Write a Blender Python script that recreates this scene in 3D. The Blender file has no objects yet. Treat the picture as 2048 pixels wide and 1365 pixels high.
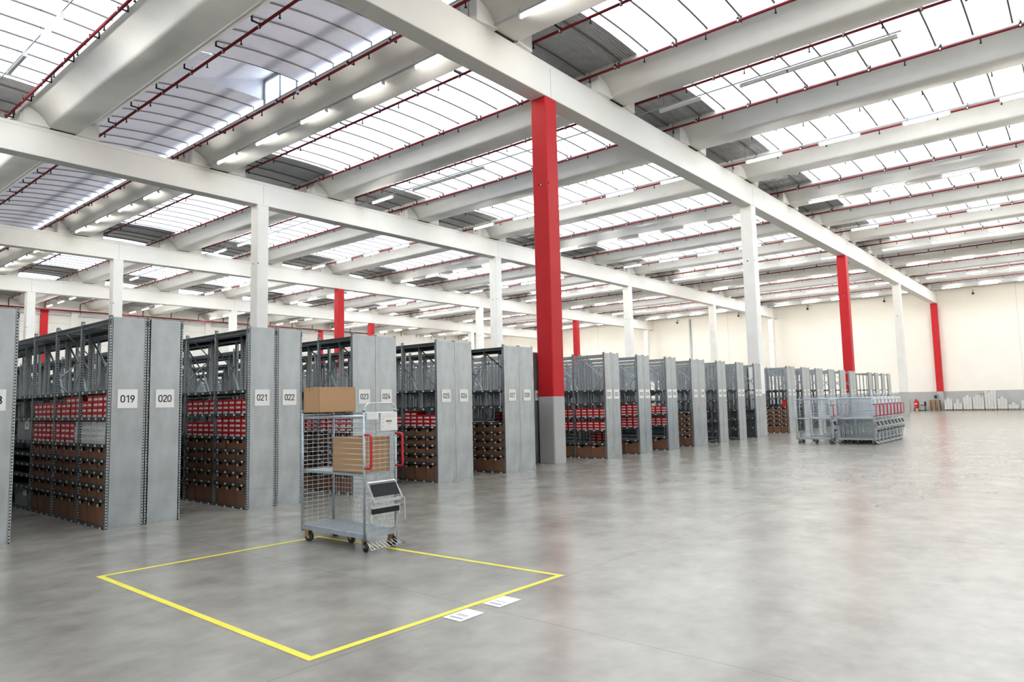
import bpy, math, random
from mathutils import Vector, Matrix
R = random.Random(7)
C = bpy.context.scene.collection
D = bpy.data
sc = bpy.context.scene

# ------------------------------------------------------------------ camera
F_PX, PITCH, ROLL, YAW = 1387.98, 0.0888, -0.0228, 0.6987
fw = Vector((math.cos(YAW) * math.cos(PITCH), math.sin(YAW) * math.cos(PITCH), math.sin(PITCH)))
rt = Vector((math.sin(YAW), -math.cos(YAW), 0)); up = rt.cross(fw)
r2 = math.cos(ROLL) * rt + math.sin(ROLL) * up; u2 = -math.sin(ROLL) * rt + math.cos(ROLL) * up
cd = D.cameras.new('camera'); cam = D.objects.new('camera', cd); C.objects.link(cam)
cd.sensor_width = 36; cd.lens = F_PX * 36 / 2048; cd.clip_end = 400; cd.clip_start = 0.05
m = Matrix((r2, u2, -fw)).transposed().to_4x4(); m.translation = Vector((0, 0, 1.7)); cam.matrix_world = m
sc.camera = cam
# ------------------------------------------------------------------ sky and exposure
w = D.worlds.new('sky'); sc.world = w; w.use_nodes = True
bg = w.node_tree.nodes['Background']; bg.inputs[0].default_value = (0.92, 0.96, 1.0, 1); bg.inputs[1].default_value = 4.6
sc.view_settings.view_transform = 'Standard'; sc.view_settings.look = 'None'
sc.view_settings.exposure = 0.24; sc.view_settings.gamma = 1; sc.view_settings.use_curve_mapping = False
cy = sc.cycles
cy.use_denoising = True; cy.max_bounces = 8; cy.diffuse_bounces = 4; cy.glossy_bounces = 3; cy.transparent_max_bounces = 12
cy.transmission_bounces = 3; cy.sample_clamp_indirect = 4; cy.sample_clamp_direct = 14; cy.caustics_reflective = False; cy.caustics_refractive = False
LAMP_STRENGTH = 75.0

# ------------------------------------------------------------------ materials
def mat(name, col, rough=0.6, metal=0.0, noise=0.0, scale=4.0, spec=0.5, stretch=None, bump=0.0, col2=None):
    a = D.materials.new(name); a.use_nodes = True; nt = a.node_tree; b = nt.nodes['Principled BSDF']
    b.inputs['Base Color'].default_value = (*col, 1); b.inputs['Roughness'].default_value = rough
    b.inputs['Metallic'].default_value = metal; b.inputs['Specular IOR Level'].default_value = spec
    a.diffuse_color = (*col, 1)
    if noise or bump or col2:
        tc = nt.nodes.new('ShaderNodeTexCoord'); mp = nt.nodes.new('ShaderNodeMapping')
        if stretch: mp.inputs['Scale'].default_value = stretch
        n = nt.nodes.new('ShaderNodeTexNoise'); n.inputs['Scale'].default_value = scale; n.inputs['Detail'].default_value = 5
        nt.links.new(tc.outputs['Object'], mp.inputs[0]); nt.links.new(mp.outputs[0], n.inputs['Vector'])
        if noise or col2:
            cr = nt.nodes.new('ShaderNodeValToRGB')
            c2 = col2 or tuple(min(1, c * (1 + noise)) for c in col)
            cr.color_ramp.elements[0].position = 0.3; cr.color_ramp.elements[1].position = 0.7
            cr.color_ramp.elements[0].color = (*[c * (1 - noise) for c in col], 1); cr.color_ramp.elements[1].color = (*c2, 1)
            nt.links.new(n.outputs[0], cr.inputs[0]); nt.links.new(cr.outputs[0], b.inputs['Base Color'])
        if bump:
            bp = nt.nodes.new('ShaderNodeBump'); bp.inputs['Strength'].default_value = bump; bp.inputs['Distance'].default_value = 0.01
            nt.links.new(n.outputs[0], bp.inputs['Height']); nt.links.new(bp.outputs[0], b.inputs['Normal'])
    return a

def glow(name, col, s):
    a = D.materials.new(name); a.use_nodes = True; nt = a.node_tree; b = nt.nodes['Principled BSDF']
    b.inputs['Base Color'].default_value = (0.9, 0.9, 0.9, 1)
    b.inputs['Emission Color'].default_value = (*col, 1); b.inputs['Emission Strength'].default_value = s
    return a

def math_node(nt, op, a, b=None, v=None):
    n = nt.nodes.new('ShaderNodeMath'); n.operation = op
    for i, x in enumerate((a, b)):
        if x is None: continue
        if isinstance(x, (int, float)): n.inputs[i].default_value = x
        else: nt.links.new(x, n.inputs[i])
    return n.outputs[0]

def floor_mat():
    a = D.materials.new('polished_concrete'); a.use_nodes = True; nt = a.node_tree; b = nt.nodes['Principled BSDF']
    tc = nt.nodes.new('ShaderNodeTexCoord')
    def noi(s, det, st):
        mp = nt.nodes.new('ShaderNodeMapping'); mp.inputs['Scale'].default_value = st
        n = nt.nodes.new('ShaderNodeTexNoise'); n.inputs['Scale'].default_value = s; n.inputs['Detail'].default_value = det
        n.inputs['Roughness'].default_value = 0.62
        nt.links.new(tc.outputs['Object'], mp.inputs[0]); nt.links.new(mp.outputs[0], n.inputs['Vector']); return n.outputs[0]
    n1 = noi(0.8, 4, (1, 1.2, 1)); n2 = noi(2.4, 3, (1, 1, 1))
    mixv = math_node(nt, 'ADD', math_node(nt, 'MULTIPLY', n1, 0.62), math_node(nt, 'MULTIPLY', n2, 0.38))
    cr = nt.nodes.new('ShaderNodeValToRGB'); e = cr.color_ramp.elements
    cr.color_ramp.interpolation = 'LINEAR'
    e[0].position = 0.15; e[0].color = (0.085, 0.079, 0.066, 1); e[1].position = 0.85; e[1].color = (0.385, 0.366, 0.322, 1)
    nt.links.new(mixv, cr.inputs[0])
    sp = nt.nodes.new('ShaderNodeSeparateXYZ'); nt.links.new(tc.outputs['Object'], sp.inputs[0])
    def joint(o, off, pitch):
        f = math_node(nt, 'PINGPONG', math_node(nt, 'SUBTRACT', o, off), pitch / 2)
        return math_node(nt, 'LESS_THAN', f, 0.004)
    j = math_node(nt, 'MAXIMUM', joint(sp.outputs[0], 4.38, 5.173), joint(sp.outputs[1], 4.1, 5.23))
    mx = nt.nodes.new('ShaderNodeMixRGB'); mx.inputs[2].default_value = (0.12, 0.115, 0.11, 1)
    nt.links.new(math_node(nt, 'MULTIPLY', j, 0.8), mx.inputs[0]); nt.links.new(cr.outputs[0], mx.inputs[1])
    nt.links.new(mx.outputs[0], b.inputs['Base Color'])
    rg = math_node(nt, 'ADD', math_node(nt, 'MULTIPLY', n1, 0.05), 0.22)
    nt.links.new(rg, b.inputs['Roughness']); b.inputs['Specular IOR Level'].default_value = 0.36
    return a

def sheet_mat():
    a = D.materials.new('translucent_sheet'); a.use_nodes = True; nt = a.node_tree; nt.nodes.clear()
    o = nt.nodes.new('ShaderNodeOutputMaterial'); t = nt.nodes.new('ShaderNodeBsdfTransparent'); t.inputs[0].default_value = (0.93, 0.96, 1.0, 1)
    l = nt.nodes.new('ShaderNodeBsdfTranslucent'); l.inputs[0].default_value = (0.9, 0.93, 0.97, 1)
    g = nt.nodes.new('ShaderNodeBsdfDiffuse'); g.inputs[0].default_value = (0.85, 0.87, 0.9, 1)
    m1 = nt.nodes.new('ShaderNodeMixShader'); m1.inputs[0].default_value = 0.35
    m2 = nt.nodes.new('ShaderNodeMixShader'); m2.inputs[0].default_value = 0.55
    nt.links.new(l.outputs[0], m1.inputs[1]); nt.links.new(g.outputs[0], m1.inputs[2])
    nt.links.new(t.outputs[0], m2.inputs[1]); nt.links.new(m1.outputs[0], m2.inputs[2]); nt.links.new(m2.outputs[0], o.inputs[0])
    return a

def glowing_metal_mat():
    a = D.materials.new('glowing_roof_metal'); a.use_nodes = True; nt = a.node_tree; b = nt.nodes['Principled BSDF']; o = nt.nodes['Material Output']
    b.inputs['Base Color'].default_value = (0.78, 0.78, 0.82, 1); b.inputs['Roughness'].default_value = 0.38; b.inputs['Metallic'].default_value = 0.25
    l = nt.nodes.new('ShaderNodeBsdfTranslucent'); l.inputs[0].default_value = (0.80, 0.80, 0.96, 1)  # weak translucency added so the metal roof glows bluish from the sky
    m1 = nt.nodes.new('ShaderNodeMixShader'); m1.inputs[0].default_value = 0.03
    nt.links.new(b.outputs[0], m1.inputs[1]); nt.links.new(l.outputs[0], m1.inputs[2]); nt.links.new(m1.outputs[0], o.inputs[0])
    return a

def slot_mat():
    a = D.materials.new('perforated_steel'); a.use_nodes = True; nt = a.node_tree; b = nt.nodes['Principled BSDF']
    b.inputs['Metallic'].default_value = 0.5; b.inputs['Roughness'].default_value = 0.5
    tc = nt.nodes.new('ShaderNodeTexCoord'); sp = nt.nodes.new('ShaderNodeSeparateXYZ'); nt.links.new(tc.outputs['Object'], sp.inputs[0])
    f = math_node(nt, 'LESS_THAN', math_node(nt, 'FRACT', math_node(nt, 'DIVIDE', sp.outputs[2], 0.042)), 0.5)
    mx = nt.nodes.new('ShaderNodeMixRGB'); mx.inputs[1].default_value = (0.5, 0.53, 0.56, 1); mx.inputs[2].default_value = (0.03, 0.035, 0.04, 1)
    nt.links.new(f, mx.inputs[0]); nt.links.new(mx.outputs[0], b.inputs['Base Color'])
    return a

M = dict(
    floor=floor_mat(), sheet=sheet_mat(), glowing_metal=glowing_metal_mat(), slots=slot_mat(),
    white=mat('white_painted_concrete', (0.86, 0.85, 0.81), 0.55, noise=0.04, scale=1.2),
    girder=mat('girder_paint', (0.87, 0.855, 0.81), 0.5, noise=0.03, scale=0.8),
    red=mat('red_column_paint', (0.52, 0.012, 0.018), 0.55, noise=0.06, scale=1.5, spec=.3),
    dado=mat('grey_plinth_paint', (0.42, 0.42, 0.415), 0.6, noise=0.05, scale=2),
    cream=mat('cream_wall_paint', (0.88, 0.835, 0.75), 0.7, noise=0.03, scale=0.4),
    galv=mat('galvanised_steel', (0.46, 0.50, 0.525), 0.34, 0.8, noise=0.13, scale=4.0, stretch=(1, 1, 0.6), bump=0.08),
    lip=mat('dark_shelf_steel', (0.085, 0.095, 0.10), 0.45, 0.5),
    galvd=mat('dull_galvanised_steel', (0.34, 0.37, 0.38), 0.45, 0.7, noise=0.15, scale=9),
    zinc=mat('bright_zinc_wire', (0.62, 0.66, 0.69), 0.35, 0.8),
    zincb=mat('blue_grey_zinc', (0.42, 0.49, 0.55), 0.4, 0.6, noise=0.12, scale=14),
    pipe=mat('dark_red_pipe_paint', (0.17, 0.008, 0.014), 0.45, spec=.3),
    black=mat('black_steel', (0.015, 0.016, 0.018), 0.7, spec=.3),
    rubber=mat('black_rubber', (0.025, 0.024, 0.024), 0.6),
    roof=mat('corrugated_roof_metal', (0.50, 0.51, 0.52), 0.42, 0.55, noise=0.10, scale=3),
    rooflt=mat('pale_roof_metal', (0.78, 0.79, 0.82), 0.42, 0.15, noise=0.05, scale=3),
    purlin2=mat('pale_brown_purlin', (0.30, 0.27, 0.26), 0.6),
    purlin=mat('brown_grey_purlin', (0.20, 0.17, 0.165), 0.6),
    conduit=mat('grey_conduit', (0.42, 0.45, 0.48), 0.45, 0.4),
    lamphs=mat('pale_lamp_housing', (0.70, 0.72, 0.72), 0.4),
    lampoff=mat('unlit_diffuser', (0.62, 0.63, 0.60), 0.3),
    glow=glow('lit_tube', (1.0, 0.965, 0.90), LAMP_STRENGTH),
    card=mat('brown_cardboard', (0.47, 0.285, 0.15), 0.8, noise=0.05, scale=30, stretch=(1, 1, 8)),
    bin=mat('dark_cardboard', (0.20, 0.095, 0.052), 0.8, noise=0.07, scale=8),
    redbox=mat('red_box_card', (0.48, 0.012, 0.018), 0.45, noise=0.08, scale=9),
    label=mat('white_label', (0.80, 0.79, 0.77), 0.6),
    whitebox=mat('white_box_card', (0.62, 0.62, 0.60), 0.6),
    orange=mat('orange_print', (0.75, 0.30, 0.10), 0.6),
    ink=mat('black_ink', (0.02, 0.02, 0.022), 0.6),
    greyink=mat('grey_print', (0.30, 0.31, 0.33), 0.6),
    tape=mat('yellow_tape', (0.70, 0.62, 0.045), 0.45, noise=0.05, scale=6),
    handle=mat('red_handle_grip', (0.52, 0.012, 0.025), 0.35),
    redpl=mat('red_plastic', (0.55, 0.02, 0.02), 0.4),
    yellowz=mat('yellow_zinc_bracket', (0.34, 0.22, 0.11), 0.45, 0.5),
    wood=mat('pallet_wood', (0.27, 0.18, 0.10), 0.8, noise=0.2, scale=12),
    bluelogo=mat('blue_print', (0.03, 0.06, 0.22), 0.6),
    film=mat('white_plastic', (0.75, 0.77, 0.79), 0.3),
)

# ------------------------------------------------------------------ mesh building
class MB:
    def __init__(s, *mats): s.v = []; s.f = []; s.mi = []; s.sm = []; s.m = list(mats)
    def face(s, pts, mi=0, sm=False):
        n = len(s.v); s.v += [tuple(p) for p in pts]; s.f.append(tuple(range(n, n + len(pts)))); s.mi.append(mi); s.sm.append(sm)
    def box(s, x0, x1, y0, y1, z0, z1, mi=0, skip=''):
        n = len(s.v); s.v += [(x, y, z) for z in (z0, z1) for y in (y0, y1) for x in (x0, x1)]
        for k, q in (('b', (0, 2, 3, 1)), ('t', (4, 5, 7, 6)), ('f', (0, 1, 5, 4)), ('r', (1, 3, 7, 5)), ('k', (3, 2, 6, 7)), ('l', (2, 0, 4, 6))):
            if k in skip: continue
            s.f.append(tuple(n + i for i in q)); s.mi.append(mi); s.sm.append(False)
        return s
    def rbox(s, x0, x1, y0, y1, z0, z1, c=0.02, mi=0):
        """upright box with chamfered vertical edges"""
        pts = [(x0 + c, y0), (x1 - c, y0), (x1, y0 + c), (x1, y1 - c), (x1 - c, y1), (x0 + c, y1), (x0, y1 - c), (x0, y0 + c)]
        s.prism(pts, z0, z1, mi); return s
    def prism(s, pts, z0, z1, mi=0):
        n = len(s.v); k = len(pts); s.v += [(x, y, z0) for x, y in pts] + [(x, y, z1) for x, y in pts]
        s.f.append(tuple(n + i for i in reversed(range(k)))); s.f.append(tuple(n + k + i for i in range(k))); s.mi += [mi, mi]; s.sm += [False, False]
        for i in range(k):
            j = (i + 1) % k; s.f.append((n + i, n + j, n + k + j, n + k + i)); s.mi.append(mi); s.sm.append(False)
    def prof(s, pts, y0, y1, mi=0, cap=True, smooth=False):
        """closed x-z profile run along y"""
        n = len(s.v); k = len(pts); s.v += [(x, y0, z) for x, z in pts] + [(x, y1, z) for x, z in pts]
        if cap:
            s.f.append(tuple(n + i for i in range(k))); s.f.append(tuple(n + k + i for i in reversed(range(k)))); s.mi += [mi, mi]; s.sm += [False, False]
        for i in range(k):
            j = (i + 1) % k; s.f.append((n + j, n + i, n + k + i, n + k + j)); s.mi.append(mi); s.sm.append(smooth)
        return s
    def tube(s, pts, r, n=8, mi=0, cap=True, closed=False):
        pts = [Vector(p) for p in pts]; L = len(pts); rings = []
        t0 = (pts[1] - pts[0]).normalized(); ref = Vector((0, 0, 1)) if abs(t0.z) < .9 else Vector((1, 0, 0))
        u = t0.cross(ref).normalized()
        for i, p in enumerate(pts):
            if closed: t = (pts[(i + 1) % L] - pts[i - 1]).normalized()
            elif i == 0: t = t0
            elif i == L - 1: t = (pts[i] - pts[i - 1]).normalized()
            else: t = ((pts[i + 1] - pts[i]).normalized() + (pts[i] - pts[i - 1]).normalized()).normalized()
            u = (u - t * u.dot(t)).normalized(); vv = t.cross(u); base = len(s.v)
            for j in range(n):
                a = 2 * math.pi * j / n; s.v.append(tuple(p + r * (math.cos(a) * u + math.sin(a) * vv)))
            rings.append(base)
        for i in range(L if closed else L - 1):
            a, b = rings[i], rings[(i + 1) % L]
            for j in range(n):
                k = (j + 1) % n; s.f.append((a + j, a + k, b + k, b + j)); s.mi.append(mi); s.sm.append(n > 4)
        if cap and not closed:
            s.f.append(tuple(rings[0] + j for j in reversed(range(n)))); s.f.append(tuple(rings[-1] + j for j in range(n))); s.mi += [mi, mi]; s.sm += [False, False]
        return s
    def wheel(s, c, r, wd, axis='x', mi=0, n=20):
        c = Vector(c); ax = Vector((1, 0, 0)) if axis == 'x' else Vector((0, 1, 0))
        s.tube([c - ax * wd / 2, c - ax * wd / 2 * .98, c + ax * wd / 2 * .98, c + ax * wd / 2], r, n, mi)
    def mesh(s, name):
        me = D.meshes.new(name); me.from_pydata(s.v, [], s.f)
        for a in s.m: me.materials.append(M[a])
        me.polygons.foreach_set('material_index', s.mi); me.polygons.foreach_set('use_smooth', s.sm); me.update(); return me

def link(name, me, parent=None, loc=None, rz=0.0):
    o = D.objects.new(name, me); C.objects.link(o)
    if parent is not None: o.parent = parent
    if loc is not None: o.location = loc
    if rz: o.rotation_euler = (0, 0, rz)
    return o
def tag(o, label=None, cat=None, group=None, kind=None):
    if label: o['label'] = label
    if cat: o['category'] = cat
    if group: o['group'] = group
    if kind: o['kind'] = kind
    return o
def empty(name, loc, label, cat, group=None, rz=0.0):
    return tag(link(name, None, None, loc, rz), label, cat, group)
def tree(o, kids, parent=None):
    c = o.copy(); C.objects.link(c); c.parent = parent
    for ch in kids.get(o, ()): tree(ch, kids, c)
    return c
def kids_of(objs):
    k = {}
    for o in objs:
        if o.parent: k.setdefault(o.parent, []).append(o)
    return k
ORD = ['first', 'second', 'third', 'fourth', 'fifth', 'sixth', 'seventh', 'eighth', 'ninth', 'tenth', 'eleventh', 'twelfth', 'thirteenth', 'fourteenth', 'fifteenth', 'sixteenth', 'seventeenth', 'eighteenth', 'nineteenth', 'twentieth']

TENS = ['', '', 'twenty', 'thirty', 'forty', 'fifty', 'sixty']
UN = 'zero one two three four five six seven eight nine ten eleven twelve thirteen fourteen fifteen sixteen seventeen eighteen nineteen'.split()
def nw(n): return UN[n] if n < 20 else TENS[n // 10] + ('-' + UN[n % 10] if n % 10 else '')

# ------------------------------------------------------------------ grid of the building
G = [-4.15 - 15.69, -4.15, 11.54, 27.18, 42.87, 58.66]          # near face of each girder (y)
CX = [15.48 + 15.52 * i for i in range(-2, 5)]                   # left face of each column (x)
CW = 0.54; ZG0, ZG1 = 10.50, 11.556
XW, YW, XL, YL = 79.2, 74.3, -17.5, -20.4
BX = [8.05 + 5.7 * k for k in range(-4, 13)]; BK = list(range(-4, 13))
def st(name, me, label=None, cat=None, loc=None): return tag(link(name, me, None, loc), label, cat, None, 'structure')

st('floor', MB('floor').box(XL, XW, YL, YW, -0.2, 0).mesh('floor'), 'polished grey concrete floor with blotches and fine saw cuts', 'floor')
b = MB('cream', 'dado').box(XW, XW + .3, YL, YW, 1.85, 13.2, 0).box(XW - .004, XW + .3, YL, YW, 0, 1.85, 1)
for y in (5.2, 12.0, 20.4, 27.67, 33.05, 38.0, 43.6, 51.3, 66.8): b.box(XW - .003, XW, y, y + .02, 1.85, 11.9, 1)
st('wall_east', b.mesh('wall_east'), 'tall cream end wall with grey lower band', 'wall')
b = MB('white', 'dado').box(XL, XW, YW, YW + .3, 1.85, 13.2, 0).box(XL, XW, YW - .004, YW + .3, 0, 1.85, 1)
for z in (8.2, 9.15, 10.1): b.box(XL, XW, YW - .004, YW, z, z + .02, 1)
st('wall_north', b.mesh('wall_north'), 'pale panelled side wall far behind the racks', 'wall')
st('wall_south', MB('cream').box(XL, XW, YL - .3, YL, 0, 13.2).mesh('wall_south'), 'cream side wall behind the camera', 'wall')
st('wall_west', MB('cream').box(XL - .3, XL, YL, YW, 0, 13.2).mesh('wall_west'), 'cream wall behind the camera', 'wall')

# girders with a small lip along the top, joints above the columns
GN = ['behind the camera', 'overhead behind the camera', 'nearest, over the big red column', 'second, over the racks', 'third, deeper over the racks', 'fourth, deepest before the side wall']
for gi, y in enumerate(G):
    b = MB('girder', 'dado')
    b.prof_y = None
    yy0, yy1 = y, y + CW + .02
    sec = [(yy0 + .015, ZG0), (yy1 - .015, ZG0), (yy1, ZG0 + .015), (yy1, ZG1 - .15), (yy1 - .05, ZG1 - .11), (yy1 - .05, ZG1), (yy0 + .05, ZG1), (yy0 + .05, ZG1 - .11), (yy0, ZG1 - .15), (yy0, ZG0 + .015)]
    n = len(b.v); k = len(sec); b.v += [(XL, p, z) for p, z in sec] + [(XW, p, z) for p, z in sec]
    for i in range(k):
        j = (i + 1) % k; b.f.append((n + i, n + j, n + k + j, n + k + i)); b.mi.append(0); b.sm.append(False)
    for x in CX: b.box(x + CW / 2 - .006, x + CW / 2 + .006, yy0 - .003, yy0 + .05, ZG0 + .01, ZG1 - .15, 1)
    st('girder_beam', b.mesh('girder_beam'), 'long white concrete girder, ' + GN[gi], 'girder')

# columns: red or white over a grey foot
def column_mesh(c):
    b = MB(c, 'dado', 'black', 'label')
    b.rbox(0, CW, 0, CW, 1.85, ZG0, .025, 0); b.rbox(0, CW, 0, CW, 0, 1.85, .025, 1)
    b.tube([(-.002, .30, 7.93), (.02, .30, 7.93)], .035, 10, 2); b.tube([(.05, -.002, 7.93), (.05, .02, 7.93)], .03, 10, 2)
    b.tube([(-.006, .255, 7.92), (.01, .255, 7.92)], .02, 8, 3)
    return b.mesh('column')
cm = {c: column_mesh(c) for c in ('red', 'white')}
REDS = {(2, 2), (2, 4), (2, 6), (4, 3), (4, 5), (5, 2)}
for gi, y in enumerate(G):
    for ci, x in enumerate(CX):
        red = (gi, ci) in REDS or (gi == 5 and ci in (4, 6))
        if gi == 5 and ci == 2: red = False
        if (gi, ci) == (2, 6): x = XW - CW
        lab = ('tall %s concrete column with grey foot, %s girder' % ('red' if red else 'white', ['rear', 'rear', 'nearest', 'second', 'third', 'fourth'][gi])) + ', ' + ORD[ci] + ' along it'
        if (gi, ci) == (2, 2): lab = 'big bright red column with grey foot standing among the racks, closest one'
        st('column', cm['red' if red else 'white'], lab, 'column', (x, y + .01, 0))
for x, c in ((20.7, 'red'), (23.2, 'white'), (50.7, 'red'), (36.2, 'white'), (30.5, 'white')):
    b = MB(c); b.box(x, x + .6, YW - .16, YW, 0, 11.3); st('column', b.mesh('wall_column'), '%s flat column standing against the far side wall' % c, 'column')

# wing beams
def wing_profile():
    L = [(.40, 0), (.46, .02), (.50, .07), (.56, .17), (.66, .30), (.80, .42), (.97, .52), (1.12, .585), (1.15, .60), (1.15, .76), (1.08, .78), (.9, .70), (.62, .60), (.3, .50)]
    return [(-x, z) for x, z in reversed(L)][::-1] if False else L
def wing_beam(len_y):
    b = MB('white', 'black', 'bluelogo', 'dado'); L = wing_profile(); n0 = len(L)
    ring = L + [(-x, z) for x, z in reversed(L)]
    k = len(ring); n = len(b.v)
    y0, y1 = .02, len_y - .02
    b.v += [(x, y0, z + .02) for x, z in ring] + [(x, y1, z + .02) for x, z in ring]
    b.f.append(tuple(n + i for i in range(k))); b.f.append(tuple(n + k + i for i in reversed(range(k)))); b.mi += [0, 0]; b.sm += [False, False]
    for i in range(k):
        j = (i + 1) % k; b.f.append((n + j, n + i, n + k + i, n + k + j)); b.mi.append(0)
        b.sm.append(i < 7 or i > k - 9)
    # end blocks under the wings, sloping back to the side of the beam
    for (ya, yb, yc) in ((y0, y0 + .28, y0 + .36), (y1, y1 - .28, y1 - .36)):
        for s in (1, -1):
            p = [(s * 1.14, ya, .0), (s * 1.14, yb, .0), (s * .42, yc, .0), (s * .38, ya, .0)]
            q = [(s * 1.14, ya, .66), (s * 1.14, yb, .66), (s * .42, yc, .22), (s * .38, ya, .22)]
            b.face(p); b.face([p[1], p[2], q[2], q[1]]); b.face([p[0], p[1], q[1], q[0]]); b.face([p[0], p[3], q[3], q[0]])
    for ya in (.02, len_y - .29): b.box(-.38, .38, ya, ya + .27, 0.0, .02, 1)
    # small printed maker's mark on the left flank
    ym = len_y - 11.9 if len_y > 12 else 3
    def fl(t): return (-(.66 + .14 * t), .30 + .12 * t + .04 + .004)
    return b.mesh('wing_beam')
LEN = {}
bays = [(G[i], G[i + 1]) for i in range(5)] + [(G[5], YW)]
for bi, (ya, yb) in enumerate(bays):
    key = round(yb - ya, 2)
    if key not in LEN: LEN[key] = wing_beam(yb - ya)
    for k, x in zip(BK, BX):
        st('roof_beam', LEN[key], 'white wing-shaped concrete roof beam', 'beam', (x, ya + .28 if bi < 5 else ya + .28, ZG1))

# ------------------------------------------------------------------ roof sheets between the wings
SPRING = 12.30
def vault_z(t, kind):
    if kind == 'shed': return SPRING + .27 * t + .10 * 4 * t * (1 - t)
    return SPRING + .06 * 4 * t * (1 - t)
def sheet(kind, y0, y1, material, amp=.024, pitch=.088, x0=1.1, x1=4.6, t0=0.0, t1=1.0, nx=12):
    b = MB(material); ny = max(2, int((y1 - y0) / pitch * 4)); n = 0
    for j in range(ny + 1):
        y = y0 + (y1 - y0) * j / ny; dz = amp * [0, 1, 1, 0][j % 4] * 1.6
        for i in range(nx + 1):
            t = t0 + (t1 - t0) * i / nx; b.v.append((x0 + (x1 - x0) * t, y, vault_z(t, kind) + dz))
    for j in range(ny):
        for i in range(nx):
            a = j * (nx + 1) + i; b.f.append((a, a + nx + 1, a + nx + 2, a + 1)); b.mi.append(0); b.sm.append(False)
    return b.mesh('roof_sheet')
def purlins(ys, kind):
    b = MB('purlin' if kind != 'shed' else 'purlin2')
    for y in ys:
        for i in range(10):
            t, u = i / 10, (i + 1) / 10; xa, xb = 1.1 + 3.5 * t, 1.1 + 3.5 * u; za, zb = vault_z(t, kind) - .012, vault_z(u, kind) - .012
            p = [(xa, y, za), (xa, y + .045, za), (xb, y + .045, zb), (xb, y, zb)]; q = [(a, c, d - .035) for a, c, d in p]
            b.face(q); b.face([p[0], q[0], q[3], p[3]]); b.face([q[1], p[1], p[2], q[2]])
        if kind == 'shed': b.box(4.585, 4.615, y, y + .045, SPRING, SPRING + .26)
    return b.mesh('purlins')
cache = {}
def cached(key, fn):
    if key not in cache: cache[key] = fn()
    return cache[key]
win_n = 0
for k, x in list(zip(BK, BX))[:-1]:
    shed = k in (0, 8)
    for bi in range(6):
        a = G[bi]; yb = G[bi + 1] if bi < 5 else YW
        kind = 'shed' if shed else 'vault'
        if shed:
            if k == 0 and bi == 2:    # dormer opening from 19.7 to 21.8
                st('ceiling', cached('s_a', lambda: sheet('shed', a, 19.7, 'glowing_metal')), 'curved pale metal roof sheet beside the dormer window', 'ceiling', (x, 0, 0))
                st('ceiling', cached('s_b', lambda: sheet('shed', 21.8, yb, 'glowing_metal')), 'curved pale metal roof sheet left of the dormer', 'ceiling', (x, 0, 0))
                st('ceiling', cached('s_c', lambda: sheet('shed', 19.7, 21.8, 'glowing_metal', t0=0, t1=.14)), 'pale metal roof sheet foot of the dormer', 'ceiling', (x, 0, 0))
            else:
                st('ceiling', cached(('s', round(yb - a, 2)), lambda: sheet('shed', 0, yb - a, 'glowing_metal')), 'curved pale metal roof sheet', 'ceiling', (x, a, 0))
            # narrow vertical glazing on the high side
            b = MB('sheet'); b.face([(4.6, 0, SPRING), (4.6, yb - a, SPRING), (4.6, yb - a, SPRING + .27), (4.6, 0, SPRING + .27)])
            win_n += 1; st('window_%d' % win_n, cached(('g', round(yb - a, 2)), lambda: b.mesh('glazing')), 'narrow vertical roof glazing strip', 'window', (x, a, 0))
        else:
            d0, d1 = -1.45, 2.75       # opaque band over each girder
            if bi == 0: y0 = a
            else: y0 = a + d1
            y1 = yb + d0 if bi < 5 else 69.5
            win_n += 1
            st('window_%d' % win_n, cached(('w', round(y1 - y0, 1)), lambda: sheet('vault', 0, y1 - y0, 'sheet')), 'long translucent roof light between two white beams', 'window', (x, y0, 0))
            if bi < 5: st('ceiling', cached('dk', lambda: sheet('vault', 0, d1 - d0, 'roof')), 'dark corrugated roof sheet over the girder', 'ceiling', (x, yb + d0, 0))
            else: st('ceiling', cached('dk2', lambda: sheet('vault', 0, YW - 69.5, 'roof')), 'dark corrugated roof sheet by the side wall', 'ceiling', (x, 69.5, 0))
        dm = k == 0 and bi == 2
        py = cached(('p', kind, round(yb - a, 1), dm), lambda: purlins([v for v in [.45 + .957 * i for i in range(int((yb - a) / .957))] if not (dm and 8.05 < v < 10.2)], kind))
        st('ceiling', py, 'thin dark purlins under the roof sheet', 'ceiling', (x, a, 0))
st('ceiling', MB('rooflt').box(BX[-1] + 1.1, XW + .3, YL, YW, 12.3, 12.34).box(XL - .3, BX[0] - 1.1, YL, YW, 12.3, 12.34).mesh('ceiling_edge'), 'flat roof edge by the end wall', 'ceiling')
# top closure strips over the beams so no sky shows above them
for x in BX: st('ceiling', cached('cap', lambda: MB('rooflt').box(-1.15, 1.15, YL, YW, 12.36, 12.38).mesh('beam_cover')), 'roof cover above a white beam', 'ceiling', (x, 0, 0))
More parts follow.
